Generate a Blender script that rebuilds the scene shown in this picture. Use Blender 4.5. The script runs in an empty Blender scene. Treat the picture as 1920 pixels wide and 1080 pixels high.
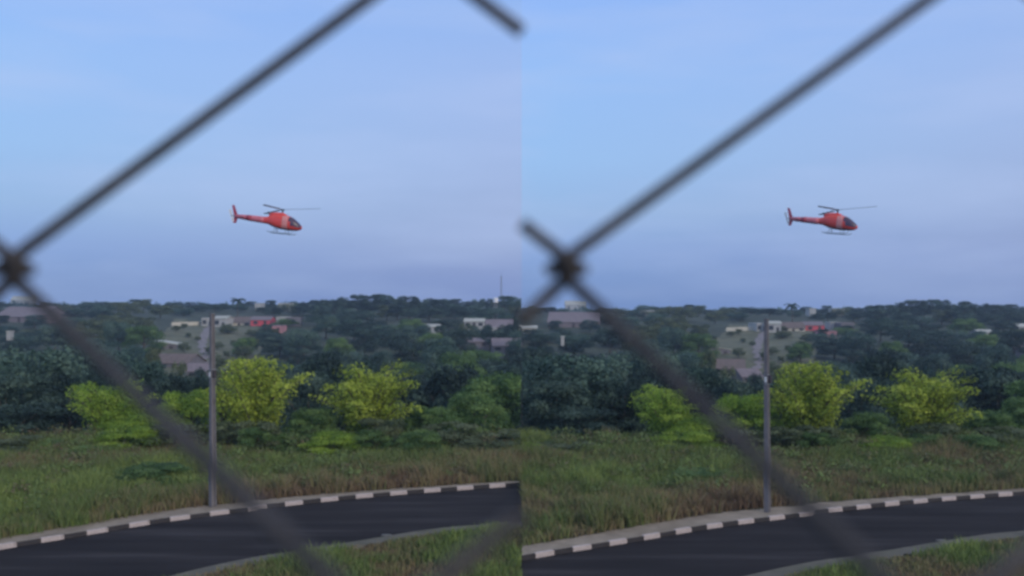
import bpy, bmesh, math, random
import numpy as np
from mathutils import Vector, Matrix

S = bpy.context.scene
C = S.collection
F = 1700.0          # focal length in pixels of the 1920 px wide picture
HY = 570.0          # picture row of the horizon
CX = 978.0          # picture column of the straight-ahead direction
H = 9.5             # height of the camera above the road
random.seed(7)
RNG = np.random.default_rng(7)


def lin(r, g, b):
    f = lambda c: (c / 255 / 12.92) if c <= 10.3 else ((c / 255 + 0.055) / 1.055) ** 2.4
    return (f(r), f(g), f(b), 1.0)


# ------------------------------------------------------------------ camera
cam_d = bpy.data.cameras.new('camera')
cam = bpy.data.objects.new('camera', cam_d)
C.objects.link(cam)
cam.location = (0, 0, H)
cam.rotation_euler = (math.pi / 2, 0, 0)
cam_d.sensor_width = 36
cam_d.lens = F / 1920 * 36
cam_d.shift_x = -(CX - 960) / 1920
cam_d.shift_y = (HY - 540) / 1920
cam_d.clip_start = 0.005
cam_d.clip_end = 6000
cam_d.dof.use_dof = True
cam_d.dof.focus_distance = 0.8
cam_d.dof.aperture_fstop = cam_d.lens / 2.2
S.camera = cam
S.cycles.filter_width = 1.9

# ------------------------------------------------------------------ sun and sky
SUN_EL, SUN_AZ = math.radians(19), math.radians(140)
sun_dir = Vector((math.cos(SUN_EL) * math.sin(SUN_AZ), math.cos(SUN_EL) * math.cos(SUN_AZ), math.sin(SUN_EL)))
sd = bpy.data.lights.new('sun', 'SUN')
sd.energy = 1.5
sd.angle = math.radians(12)
sd.color = (1.0, 0.86, 0.66)
so = bpy.data.objects.new('sun', sd)
C.objects.link(so)
so.location = (60, -60, 80)
so.rotation_euler = sun_dir.to_track_quat('Z', 'Y').to_euler()

W = bpy.data.worlds.new('World')
S.world = W
W.use_nodes = True
nt = W.node_tree
nt.nodes.clear()


def N(t, kind, **kw):
    n = t.nodes.new(kind)
    for k, v in kw.items():
        setattr(n, k, v)
    return n


def M(t, op, a, b=None, c=None, clamp=False):
    n = t.nodes.new('ShaderNodeMath')
    n.operation = op
    n.use_clamp = clamp
    for i, x in enumerate((a, b, c)):
        if x is None:
            continue
        if isinstance(x, (int, float)):
            n.inputs[i].default_value = x
        else:
            t.links.new(x, n.inputs[i])
    return n.outputs[0]


def ramp(t, fac, stops, interp='LINEAR'):
    n = t.nodes.new('ShaderNodeValToRGB')
    n.color_ramp.interpolation = interp
    el = n.color_ramp.elements
    while len(el) > 1:
        el.remove(el[-1])
    el[0].position, el[0].color = stops[0]
    for p, c in stops[1:]:
        e = el.new(p)
        e.color = c
    t.links.new(fac, n.inputs[0])
    return n.outputs[0]


def mixc(t, fac, a, b, blend='MIX'):
    n = t.nodes.new('ShaderNodeMix')
    n.data_type = 'RGBA'
    n.blend_type = blend
    for sock, x in ((n.inputs[0], fac), (n.inputs[6], a), (n.inputs[7], b)):
        if isinstance(x, (int, float)):
            sock.default_value = x
        elif isinstance(x, tuple):
            sock.default_value = x
        else:
            t.links.new(x, sock)
    return n.outputs[2]


tc = N(nt, 'ShaderNodeTexCoord')
sep = N(nt, 'ShaderNodeSeparateXYZ')
nt.links.new(tc.outputs['Generated'], sep.inputs[0])
dx, dy, dz = sep.outputs
hor = M(nt, 'SQRT', M(nt, 'ADD', M(nt, 'MULTIPLY', dx, dx), M(nt, 'MULTIPLY', dy, dy)))
el_ = M(nt, 'DIVIDE', dz, M(nt, 'MAXIMUM', hor, 0.02))
pos = M(nt, 'MULTIPLY', el_, 1 / 0.4, clamp=True)


def sky_stops(rows):
    return [((HY - v) / F / 0.4, lin(*c)) for v, c in sorted(rows, key=lambda r: -r[0])]


west = sky_stops([(570, (116, 149, 210)), (520, (124, 159, 220)), (470, (135, 168, 226)), (400, (152, 186, 232)), (300, (155, 195, 244)),
                  (150, (153, 194, 250)), (0, (149, 188, 252))])
east = sky_stops([(570, (127, 148, 207)), (520, (137, 156, 213)), (460, (152, 170, 217)), (380, (161, 181, 225)), (280, (165, 188, 234)),
                  (150, (163, 190, 241)), (0, (148, 185, 245))])
# sky fades from clear blue to pale grey blue eastwards, restarting at the plot boundary
az = M(nt, 'DIVIDE', dx, M(nt, 'MAXIMUM', dy, 0.3))
band = M(nt, 'MULTIPLY', M(nt, 'GREATER_THAN', az, 0.0), 1040 / F)
east_f = M(nt, 'MULTIPLY', M(nt, 'ADD', M(nt, 'SUBTRACT', az, band), CX / F), F / CX, clamp=True)
veil = mixc(nt, east_f, ramp(nt, pos, west), ramp(nt, pos, east))
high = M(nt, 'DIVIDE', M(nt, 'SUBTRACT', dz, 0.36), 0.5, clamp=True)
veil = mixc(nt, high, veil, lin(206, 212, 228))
mp = N(nt, 'ShaderNodeMapping')
mp.inputs['Scale'].default_value = (2.2, 2.2, 11.0)
mp.inputs['Rotation'].default_value = (0, 0.08, 0)
nt.links.new(tc.outputs['Generated'], mp.inputs[0])
nz = N(nt, 'ShaderNodeTexNoise')
nz.inputs['Scale'].default_value = 1.6
nz.inputs['Detail'].default_value = 4
nz.inputs['Roughness'].default_value = 0.5
nt.links.new(mp.outputs[0], nz.inputs[0])
cloud = ramp(nt, nz.outputs[0], [(0.45, (0, 0, 0, 1)), (0.72, (1, 1, 1, 1))])
veil = mixc(nt, M(nt, 'MULTIPLY', cloud, 0.42), veil, lin(184, 204, 246))
sky = N(nt, 'ShaderNodeTexSky', sky_type='NISHITA')
sky.sun_disc = False
sky.sun_elevation = SUN_EL
sky.sun_rotation = SUN_AZ
bg1 = N(nt, 'ShaderNodeBackground')
bg1.inputs['Strength'].default_value = 0.08
nt.links.new(sky.outputs[0], bg1.inputs['Color'])
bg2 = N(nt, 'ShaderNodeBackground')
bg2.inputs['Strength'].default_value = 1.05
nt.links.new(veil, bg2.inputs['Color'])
mx = N(nt, 'ShaderNodeMixShader')
mx.inputs[0].default_value = 0.9
nt.links.new(bg1.outputs[0], mx.inputs[1])
nt.links.new(bg2.outputs[0], mx.inputs[2])
wo = N(nt, 'ShaderNodeOutputWorld')
nt.links.new(mx.outputs[0], wo.inputs[0])

S.view_settings.view_transform = 'Standard'
S.view_settings.look = 'None'
S.view_settings.exposure = 0.0
S.view_settings.gamma = 1.0
S.view_settings.use_curve_mapping = False


# ------------------------------------------------------------------ materials
def new_mat(name):
    m = bpy.data.materials.new(name)
    m.use_nodes = True
    t = m.node_tree
    b = t.nodes['Principled BSDF']
    return m, t, b


def plain(name, col, rough=0.7, var=0.25, scale=3.0, metal=0.0, spec=0.3, bump=0.0, dirt=None):
    m, t, b = new_mat(name)
    co = N(t, 'ShaderNodeTexCoord')
    n = N(t, 'ShaderNodeTexNoise')
    n.inputs['Scale'].default_value = scale
    n.inputs['Detail'].default_value = 6
    n.inputs['Roughness'].default_value = 0.65
    t.links.new(co.outputs['Object'], n.inputs[0])
    lo = tuple(c * (1 - var) for c in col[:3]) + (1,)
    hi = tuple(min(1, c * (1 + var)) for c in col[:3]) + (1,)
    c = ramp(t, n.outputs[0], [(0.3, lo), (0.7, hi)])
    if dirt:
        n2 = N(t, 'ShaderNodeTexNoise')
        n2.inputs['Scale'].default_value = scale * 0.35
        n2.inputs['Detail'].default_value = 8
        t.links.new(co.outputs['Object'], n2.inputs[0])
        f = ramp(t, n2.outputs[0], [(0.48, (0, 0, 0, 1)), (0.68, (1, 1, 1, 1))])
        c = mixc(t, M(t, 'MULTIPLY', f, 0.7), c, dirt)
    t.links.new(c, b.inputs['Base Color'])
    b.inputs['Roughness'].default_value = rough
    b.inputs['Metallic'].default_value = metal
    b.inputs['Specular IOR Level'].default_value = spec
    if bump:
        bn = N(t, 'ShaderNodeBump')
        bn.inputs['Strength'].default_value = bump
        bn.inputs['Distance'].default_value = 0.02
        t.links.new(n.outputs[0], bn.inputs['Height'])
        t.links.new(bn.outputs[0], b.inputs['Normal'])
    return m


def leaf_mat(name, stops, trans=0.25, rnd=0.25):
    """stops along the per-leaf tint 0..1"""
    m, t, b = new_mat(name)
    at = N(t, 'ShaderNodeAttribute', attribute_name='tint')
    oi = N(t, 'ShaderNodeObjectInfo')
    f = M(t, 'ADD', at.outputs['Fac'], M(t, 'MULTIPLY', M(t, 'SUBTRACT', oi.outputs['Random'], 0.5), rnd), clamp=True)
    c = ramp(t, f, stops)
    t.links.new(c, b.inputs['Base Color'])
    b.inputs['Roughness'].default_value = 0.65
    b.inputs['Specular IOR Level'].default_value = 0.2
    if trans:
        tr = N(t, 'ShaderNodeBsdfTranslucent')
        t.links.new(c, tr.inputs[0])
        mxs = N(t, 'ShaderNodeMixShader')
        mxs.inputs[0].default_value = trans
        t.links.new(b.outputs[0], mxs.inputs[1])
        t.links.new(tr.outputs[0], mxs.inputs[2])
        t.links.new(mxs.outputs[0], t.nodes['Material Output'].inputs[0])
    return m


def L(r, g, b):
    return (r, g, b, 1.0)


MAT = {}
MAT['leaf_dark'] = leaf_mat('dark_leaf', [(0, L(.014, .030, .028)), (.5, L(.036, .070, .058)), (1, L(.095, .145, .108))], .2, .45)
MAT['leaf_teal'] = leaf_mat('teal_leaf', [(0, L(.020, .045, .040)), (.5, L(.052, .102, .082)), (1, L(.125, .195, .145))], .2, .45)
MAT['leaf_olive'] = leaf_mat('olive_leaf', [(0, L(.055, .080, .040)), (.5, L(.100, .130, .065)), (1, L(.160, .190, .100))])
MAT['leaf_green'] = leaf_mat('green_leaf', [(0, L(.045, .095, .032)), (.5, L(.105, .19, .060)), (1, L(.20, .30, .095))])
MAT['leaf_yellow'] = leaf_mat('yellow_leaf', [(0, L(.12, .17, .024)), (.5, L(.29, .37, .045)), (1, L(.52, .60, .10))], 0.3, .2)
MAT['leaf_lime'] = leaf_mat('lime_leaf', [(0, L(.10, .18, .028)), (.5, L(.225, .35, .045)), (1, L(.38, .50, .08))], 0.3, .2)
MAT['bark'] = plain('bark', L(.10, .085, .07), .9, .35, 8, bump=.4)
MAT['grass'] = leaf_mat('grass_blade', [(0, L(.12, .075, .050)), (.2, L(.22, .155, .095)), (.40, L(.245, .215, .105)), (.56, L(.155, .175, .070)),
                                        (.78, L(.135, .20, .058)), (1, L(.25, .31, .09))], 0.2, 0)
MAT['leaf_weed'] = leaf_mat('weed_leaf', [(0, L(.17, .125, .08)), (.3, L(.15, .155, .075)), (.6, L(.12, .17, .06)), (1, L(.20, .27, .09))], .2, 0)
MAT['asphalt'] = None
MAT['white_paint'] = plain('white_kerb_paint', L(.45, .385, .365), .75, .22, 6, dirt=L(.20, .17, .15), bump=.3)
MAT['black_paint'] = plain('black_kerb_paint', L(.036, .032, .034), .7, .3, 6, dirt=L(.095, .082, .072), bump=.3)
MAT['sidewalk'] = plain('dusty_concrete', L(.26, .215, .165), .9, .22, 1.6, dirt=L(.17, .135, .10), bump=.3)
MAT['edge'] = plain('edge_concrete', L(.12, .11, .088), .9, .2, 1.3, dirt=L(.085, .085, .055), bump=.3)
MAT['soil'] = plain('soil_and_roots', L(.085, .075, .045), .95, .35, .7, bump=.3)
MAT['hill'] = plain('hill_soil_and_scrub', L(.045, .056, .034), .95, .4, .09, dirt=L(.030, .042, .028))
MAT['field'] = plain('pale_dry_field', L(.125, .125, .075), .95, .35, .25, dirt=L(.075, .09, .05))
MAT['track'] = plain('bare_track', L(.20, .175, .18), .95, .35, .45, dirt=L(.2, .18, .17))
MAT['concrete'] = plain('pole_concrete', L(.17, .16, .17), .8, .15, 5, dirt=L(.12, .115, .12), bump=.2)
MAT['metal'] = plain('grey_metal', L(.30, .30, .31), .5, .2, 20, metal=.6)
MAT['tag'] = plain('pale_plate', L(.65, .65, .64), .5, .1, 20)
MAT['wire'] = plain('weathered_wire', L(.060, .053, .051), .6, .4, 260, metal=.2, spec=.3, bump=.3)
MAT['red'] = plain('red_paint', L(.72, .065, .050), .3, .08, 2, spec=.5)
MAT['boom_red'] = plain('reflection_tinted_red', L(.60, .15, .19), .35, .08, 2, spec=.5)  # paler than the hull red: reflected light put into the colour
MAT['fin_red'] = plain('deep_red_paint', L(.36, .03, .06), .35, .08, 2, spec=.5)
MAT['door_pale'] = plain('door_red_with_reflection', L(.68, .26, .25), .35, .08, 2, spec=.5)  # pale tone is a window reflection put into the door colour
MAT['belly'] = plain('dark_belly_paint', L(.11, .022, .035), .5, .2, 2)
MAT['glass'] = plain('dark_glass', L(.05, .02, .06), .38, .2, 2, spec=.7)
MAT['rotor'] = plain('grey_rotor', L(.16, .19, .25), .5, .15, 4)
MAT['dark_rotor'] = plain('dark_rotor_hub', L(.06, .07, .085), .5, .2, 4)
MAT['skid'] = plain('pale_skid_paint', L(.20, .25, .29), .45, .15, 4)
MAT['white'] = plain('white_gloss', L(.8, .8, .82), .4, .05, 4)
MAT['w_white'] = plain('white_house_wall', L(.38, .38, .37), .85, .12, .8, dirt=L(.42, .42, .41))
MAT['w_cream'] = plain('cream_house_wall', L(.55, .52, .44), .85, .12, .8, dirt=L(.38, .36, .30))
MAT['w_pink'] = plain('pink_house_wall', L(.46, .22, .24), .85, .15, .8, dirt=L(.30, .17, .18))
MAT['w_red'] = plain('red_house_wall', L(.55, .085, .11), .8, .15, .8)
MAT['w_grey'] = plain('grey_house_wall', L(.16, .15, .17), .85, .15, .8, dirt=L(.18, .17, .2))
MAT['r_mauve'] = plain('grey_mauve_roof', L(.19, .16, .175), .85, .2, 1.2, dirt=L(.17, .14, .16))
MAT['r_brown'] = plain('brown_tile_roof', L(.15, .115, .105), .85, .25, 1.2, dirt=L(.12, .10, .09))
MAT['r_pale'] = plain('pale_sheet_roof', L(.42, .42, .37), .7, .12, 1.2)
MAT['pane'] = plain('window_glass', L(.03, .035, .045), .15, .2, 3, spec=.6)
MAT['door'] = plain('dark_door', L(.06, .05, .055), .6, .2, 3)
MAT['litter'] = plain('pale_litter', L(.12, .12, .115), .7, .2, 8)


def asphalt():
    m, t, b = new_mat('asphalt')
    co = N(t, 'ShaderNodeTexCoord')
    n1 = N(t, 'ShaderNodeTexNoise')
    n1.inputs['Scale'].default_value = 60
    n1.inputs['Detail'].default_value = 3
    t.links.new(co.outputs['Object'], n1.inputs[0])
    mp = N(t, 'ShaderNodeMapping')
    mp.inputs['Rotation'].default_value = (0, 0, -0.42)
    mp.inputs['Scale'].default_value = (0.10, 0.9, 1)
    t.links.new(co.outputs['Object'], mp.inputs[0])
    n2 = N(t, 'ShaderNodeTexNoise')
    n2.inputs['Scale'].default_value = 1.0
    n2.inputs['Detail'].default_value = 6
    t.links.new(mp.outputs[0], n2.inputs[0])
    base = ramp(t, n2.outputs[0], [(.30, L(.019, .017, .0185)), (.52, L(.029, .026, .0275)), (.66, L(.045, .041, .043)), (.8, L(.070, .063, .064))])
    sp = ramp(t, n1.outputs[0], [(.3, L(.75, .75, .75)), (.7, L(1.25, 1.25, 1.25))])
    t.links.new(mixc(t, 1.0, base, sp, 'MULTIPLY'), b.inputs['Base Color'])
    b.inputs['Roughness'].default_value = .85
    b.inputs['Specular IOR Level'].default_value = .06
    bn = N(t, 'ShaderNodeBump')
    bn.inputs['Strength'].default_value = .3
    bn.inputs['Distance'].default_value = .01
    t.links.new(n1.outputs[0], bn.inputs['Height'])
    t.links.new(bn.outputs[0], b.inputs['Normal'])
    return m


MAT['asphalt'] = asphalt()


# ------------------------------------------------------------------ object helpers
def mesh_np(name, verts, faces, mat, tint=None, smooth=False):
    """faces: int array (n,k) all with k corners, or list of tuples"""
    me = bpy.data.meshes.new(name)
    if isinstance(faces, np.ndarray):
        nf, k = faces.shape
        me.vertices.add(len(verts))
        me.vertices.foreach_set('co', np.asarray(verts, np.float32).ravel())
        me.loops.add(nf * k)
        me.loops.foreach_set('vertex_index', faces.astype(np.int32).ravel())
        me.polygons.add(nf)
        me.polygons.foreach_set('loop_start', np.arange(0, nf * k, k, dtype=np.int32))
        me.update(calc_edges=True)
    else:
        me.from_pydata([tuple(v) for v in verts], [], faces)
        me.update()
    if tint is not None:
        a = me.attributes.new('tint', 'FLOAT', 'POINT')
        a.data.foreach_set('value', np.asarray(tint, np.float32))
    if smooth:
        me.polygons.foreach_set('use_smooth', np.ones(len(me.polygons), bool))
    if mat:
        me.materials.append(mat)
    return me


def link(name, me, parent=None, loc=None):
    o = bpy.data.objects.new(name, me)
    C.objects.link(o)
    if parent:
        o.parent = parent
    if loc is not None:
        o.location = loc
    return o


def tag(o, label=None, cat=None, group=None, kind=None):
    if label:
        o['label'] = label
    if cat:
        o['category'] = cat
    if group:
        o['group'] = group
    if kind:
        o['kind'] = kind
    return o


def empty(name, loc=(0, 0, 0), rz=0, **kw):
    o = bpy.data.objects.new(name, None)
    C.objects.link(o)
    o.empty_display_size = .2
    o.location = loc
    o.rotation_euler = (0, 0, rz)
    return tag(o, **kw)


class MB:
    def __init__(s):
        s.v, s.f = [], []

    def add(s, v, f):
        b = len(s.v)
        s.v += [tuple(x) for x in v]
        s.f += [tuple(i + b for i in q) for q in f]

    def box(s, x0, x1, y0, y1, z0, z1, m=None):
        v = [(x0, y0, z0), (x1, y0, z0), (x1, y1, z0), (x0, y1, z0), (x0, y0, z1), (x1, y0, z1), (x1, y1, z1), (x0, y1, z1)]
        if m:
            v = [m @ Vector(p) for p in v]
        s.add(v, [(0, 3, 2, 1), (4, 5, 6, 7), (0, 1, 5, 4), (1, 2, 6, 5), (2, 3, 7, 6), (3, 0, 4, 7)])

    def tube(s, pts, rad, n=8, cap=True):
        pts = [Vector(p) for p in pts]
        if not isinstance(rad, (list, tuple)):
            rad = [rad] * len(pts)
        rings = []
        up = Vector((0.12, 0.2, 1)).normalized()
        for i, p in enumerate(pts):
            d = (pts[min(i + 1, len(pts) - 1)] - pts[max(i - 1, 0)]).normalized()
            a = d.cross(up)
            if a.length < 1e-3:
                a = d.cross(Vector((1, 0, 0)))
            a.normalize()
            c = d.cross(a)
            rings.append([p + (a * math.cos(t) + c * math.sin(t)) * rad[i] for t in [2 * math.pi * k / n for k in range(n)]])
        f = []
        for i in range(len(pts) - 1):
            for k in range(n):
                f.append((i * n + k, i * n + (k + 1) % n, (i + 1) * n + (k + 1) % n, (i + 1) * n + k))
        if cap:
            f.append(tuple(range(n))[::-1])
            f.append(tuple((len(pts) - 1) * n + k for k in range(n)))
        s.add([q for r in rings for q in r], f)

    def build(s, name, mat, parent=None, smooth=False):
        return link(name, mesh_np(name, s.v, s.f, mat, smooth=smooth), parent)


# ------------------------------------------------------------------ the two plots
# side -1: plot to the left of the x = 0 boundary, +1: plot to its right, where the same view stands a little lower
def off(side):
    return (0.0, 0.0) if side < 0 else (1040.0, 10.0)


def at(u, v, d, side):
    """a point of the place at distance d"""
    a, b = off(side)
    return Vector(((u + a - CX) / F * d, d, H - (v + b - HY) / F * d))


def flat(u, v, side, z=0.0):
    a, b = off(side)
    d = (H - z) * F / (v + b - HY)
    return Vector(((u + a - CX) / F * d, d, z))


PROF = [(-300, 0), (61, 0), (66, -.4), (80, -4.2), (100, -8), (150, -9), (200, -7), (250, -4), (300, -1), (350, 2), (420, 5.6), (520, 7), (700, 7.4), (1200, 7.8), (4000, 7.8)]
PY = np.array([p[0] for p in PROF], float)
PZ = np.array([p[1] for p in PROF], float)


def terrain(x, y, side):
    x = np.asarray(x, float)
    y = np.asarray(y, float)
    z = np.interp(y, PY, PZ)
    if side > 0:
        z = z - np.maximum(0, np.minimum(y, 1200) - 61) * 10 / F
    w = np.clip((y - 66) / 60, 0, 1)
    z = z + w * (0.5 * np.sin(x * .11 + y * .05) + .45 * np.sin(x * .047 - y * .083 + 1.3))
    return z


def on_hill(u, v, side, d0=80, d1=900):
    """where the line of sight through a point of the view meets the hillside"""
    a, b = off(side)
    ds = np.linspace(d0, d1, 3000)
    xs = (u + a - CX) / F * ds
    zs = H - (v + b - HY) / F * ds
    t = terrain(xs, ds, side)
    i = np.argmax(zs < t)
    if not (zs < t).any():
        i = len(ds) - 1
    return Vector((xs[i], ds[i], t[i]))


def poly_interp(pts, u):
    us = [p[0] for p in pts]
    vs = [p[1] for p in pts]
    return float(np.interp(u, us, vs))


KERB = [(-420, 1130), (-300, 1098), (-150, 1061), (-62, 1043.5), (0, 1031), (75, 1020), (156, 1007), (236, 992), (306, 980), (378, 971), (444, 963), (516, 952.5), (580, 945), (647, 938),
        (699, 933), (766, 927.5), (827, 923), (891, 918.3), (949, 914.3), (978, 912), (1060, 906), (1200, 896)]
NEAR = [(-500, 1330), (-300, 1270), (0, 1180), (200, 1120), (325, 1082), (389, 1066), (480, 1047), (616, 1027), (716, 1010), (813, 994), (952, 983), (1060, 974), (1200, 962)]


def resample(pts, step):
    p = np.array([[q.x, q.y] for q in pts])
    s = np.concatenate([[0], np.cumsum(np.hypot(*np.diff(p, axis=0).T))])
    n = int(s[-1] / step)
    t = np.linspace(0, s[-1], n + 1)
    return np.stack([np.interp(t, s, p[:, 0]), np.interp(t, s, p[:, 1])], 1)


def smooth_line(a, k=3):
    for _ in range(k):
        b = a.copy()
        b[1:-1] = (a[:-2] + 2 * a[1:-1] + a[2:]) / 4
        a = b
    return a


def clip_line(p, side):
    """the part of a ground line on this side of the boundary, ending exactly on it"""
    out = []
    for i in range(len(p)):
        inside = p[i][0] * side >= 0
        if i and (p[i - 1][0] * side >= 0) != inside:
            a, b = p[i - 1], p[i]
            t = a[0] / (a[0] - b[0])
            out.append(a + (b - a) * t)
        if inside:
            out.append(p[i])
    return np.array(out)


def strip(name, a, b, z, mat, thick=0.0, za=None):
    """sheet between two ground lines with the same number of points; with thickness it is a slab"""
    n = len(a)
    za = z if za is None else za
    v = [(p[0], p[1], za) for p in a] + [(p[0], p[1], z) for p in b]
    f = [(i, i + 1, n + i + 1, n + i) for i in range(n - 1)]
    if thick:
        v += [(p[0], p[1], za - thick) for p in a] + [(p[0], p[1], z - thick) for p in b]
        f += [(i + 1, i, 2 * n + i, 2 * n + i + 1) for i in range(n - 1)]
        f += [(n + i, n + i + 1, 3 * n + i + 1, 3 * n + i) for i in range(n - 1)]
        f += [(0, n, 3 * n, 2 * n), (2 * n - 1, n - 1, 3 * n - 1, 4 * n - 1)]
    o = link(name, mesh_np(name, v, f, mat))
    return tag(o, kind='structure')


def normals(p):
    d = np.gradient(p, axis=0)
    d /= np.linalg.norm(d, axis=1)[:, None]
    return np.stack([-d[:, 1], d[:, 0]], 1)     # away from the road on the far side


LINES = {}
WORD = {-1: 'left', 1: 'right'}
for side in (-1, 1):
    # ground and terrain, one sheet per plot from behind the camera to the horizon
    ys = np.concatenate([np.arange(-120, 60, 12), np.arange(60, 130, 2.5), np.arange(130, 460, 6), np.arange(460, 1000, 40), [1000, 1120, 1250]])
    xs = np.concatenate([[0, .5, 1, 2], np.arange(4, 120, 4), np.arange(120, 400, 20), [400, 500, 700, 1000, 1400]]) * side
    X, Y = np.meshgrid(xs, ys)
    Z = terrain(X, Y, side)
    nx = len(xs)
    V = np.stack([X.ravel(), Y.ravel(), Z.ravel()], 1)
    idx = np.arange(len(ys) * nx).reshape(len(ys), nx)
    q = np.stack([idx[:-1, :-1].ravel(), idx[:-1, 1:].ravel(), idx[1:, 1:].ravel(), idx[1:, :-1].ravel()], 1)
    if side < 0:
        q = q[:, ::-1]
    nv = len(V)
    V = np.vstack([V, np.stack([np.zeros(len(ys)), ys, Z[:, 0] - 6], 1)])
    sk = np.stack([idx[:-1, 0], idx[1:, 0], nv + np.arange(1, len(ys)), nv + np.arange(len(ys) - 1)], 1)
    q = np.vstack([q, sk])
    tag(link('terrain', mesh_np('terrain', V, q, MAT['hill'], smooth=True)), kind='structure')

    # road, kerb, verge
    far = smooth_line(resample([flat(u, v, side) for u, v in KERB], .845), 4)
    far = clip_line(far, side)
    near = smooth_line(resample([flat(u, v, side) for u, v in NEAR], .5), 4)
    near = clip_line(near, side)
    LINES[side] = (far, near)
    n = 120
    fr = np.stack([np.interp(np.linspace(0, 1, n), np.linspace(0, 1, len(far)), far[:, k]) for k in (0, 1)], 1)
    nr = np.stack([np.interp(np.linspace(0, 1, n), np.linspace(0, 1, len(near)), near[:, k]) for k in (0, 1)], 1)
    strip('road', nr, fr, .03, MAT['asphalt'])
    nn = normals(fr)
    wob = .12 * np.sin(np.arange(n) * .9) + .1 * RNG.standard_normal(n)
    uu = fr[:, 0] / fr[:, 1] * F + CX - off(side)[0]
    wid = np.interp(uu, [-100, 250, 380, 480, 700, 1000], [.95, 1.35, 1.4, 1.15, .6, .4]) + wob * .5
    wid = np.maximum(wid, .2)
    back = fr + nn * (.16 + wid[:, None])
    back[:, 0] = np.minimum(back[:, 0], 0) if side < 0 else np.maximum(back[:, 0], 0)
    inner = fr + nn * .165
    inner[:, 0] = np.minimum(inner[:, 0], 0) if side < 0 else np.maximum(inner[:, 0], 0)
    strip('sidewalk', inner, back, .19, MAT['sidewalk'], .18)
    b2 = back + nn * 1.4
    b2[:, 0] = np.minimum(b2[:, 0], 0) if side < 0 else np.maximum(b2[:, 0], 0)
    strip('verge_bank', back + nn * .003, b2, .02, MAT['soil'], 0, .186)
    # the slim concrete edge on the near side and the soil of the near verge
    nn2 = normals(nr)
    e1 = nr - nn2 * (.85 + .14 * RNG.standard_normal(n)[:, None])
    for e in (e1,):
        e[:, 0] = np.minimum(e[:, 0], 0) if side < 0 else np.maximum(e[:, 0], 0)
    strip('concrete_edge', e1, nr, .08, MAT['edge'], .075)

    # kerb stones, one object each, painted black and white in turn
    kerb = empty('kerb', (float(far[len(far) // 2][0]), float(far[len(far) // 2][1]), 0),
                 label='curved kerb of alternating black and white stones beyond the road, %s half' % WORD[side], cat='kerb',
                 group='painted kerbs')
    fl = far if side > 0 else far
    for i in range(len(fl) - 1):
        a, b = Vector((*fl[i], 0)), Vector((*fl[i + 1], 0))
        ln = (b - a).length
        if ln < .12:
            continue
        ang = math.atan2(b.y - a.y, b.x - a.x)
        # parity fixed so that the stone under the pole is black
        m = Matrix.Rotation(ang, 4, 'Z')
        mid = (a + b) / 2
        h = .215 + random.uniform(-.008, .008)
        w0, w1 = -ln / 2 + .006, ln / 2 - .006
        bm = bmesh.new()
        bmesh.ops.create_cube(bm, size=1)
        for v in bm.verts:
            v.co = Vector(((w0 + w1) / 2 + v.co.x * (w1 - w0), .08 + v.co.y * .16, h / 2 + v.co.z * h))
            if v.co.z > h * .5 and v.co.y < .08:
                v.co.y += .02
        bmesh.ops.bevel(bm, geom=[e for e in bm.edges if all(v.co.z > h * .5 for v in e.verts)], offset=.018, segments=1, affect='EDGES')
        bm.transform(m)
        me = bpy.data.meshes.new('kerb_stone')
        bm.to_mesh(me)
        bm.free()
        o = link('kerb_stone', me, kerb, mid - kerb.location + Vector((0, 0, random.uniform(-.012, .010))))
        o['i'] = i
        o['px'] = mid.x / mid.y * F + CX - off(side)[0]
    st = [c for c in kerb.children]
    ref = min(st, key=lambda c: abs(c['px'] - 394))
    i0 = ref['i']
    for c in st:
        black = (c['i'] - i0) % 2 == 0
        c.data.materials.append(MAT['black_paint' if black else 'white_paint'])
        if black:           # the paint is worn off the tops of the black ones
            c.data.materials.append(MAT['sidewalk'])
            for pl_ in c.data.polygons:
                if pl_.normal.z > .8:
                    pl_.material_index = 1
        del c['i'], c['px']


# ------------------------------------------------------------------ grass
def vnoise(x, y, s, seed=0):
    r = np.random.default_rng(seed).random((64, 64))
    fx, fy = x / s, y / s
    ix, iy = np.floor(fx).astype(int), np.floor(fy).astype(int)
    tx, ty = fx - ix, fy - iy
    tx, ty = tx * tx * (3 - 2 * tx), ty * ty * (3 - 2 * ty)
    g = lambda a, b: r[a % 64, b % 64]
    return (g(ix, iy) * (1 - tx) + g(ix + 1, iy) * tx) * (1 - ty) + (g(ix, iy + 1) * (1 - tx) + g(ix + 1, iy + 1) * tx) * ty


def blades(x, y, z, h, w, tint, lean=.75):
    n = len(x)
    a = RNG.uniform(0, 2 * np.pi, n)
    ca, sa = np.cos(a), np.sin(a)
    b = RNG.uniform(0, 2 * np.pi, n)
    lx, ly = np.cos(b) * h * lean * RNG.random(n), np.sin(b) * h * lean * RNG.random(n)
    P = np.empty((n, 5, 3))
    P[:, 0] = np.stack([x - ca * w, y - sa * w, z], 1)
    P[:, 1] = np.stack([x + ca * w, y + sa * w, z], 1)
    P[:, 2] = np.stack([x - ca * w * .8 + lx * .4, y - sa * w * .8 + ly * .4, z + h * .6], 1)
    P[:, 3] = np.stack([x + ca * w * .8 + lx * .4, y + sa * w * .8 + ly * .4, z + h * .6], 1)
    P[:, 4] = np.stack([x + lx, y + ly, z + h * (1 - .15 * RNG.random(n))], 1)
    base = (np.arange(n) * 5)[:, None]
    f = np.vstack([base + np.array([[0, 1, 3]]), base + np.array([[0, 3, 2]]), base + np.array([[2, 3, 4]])])
    return P.reshape(-1, 3), f, np.repeat(tint, 5)


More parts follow.
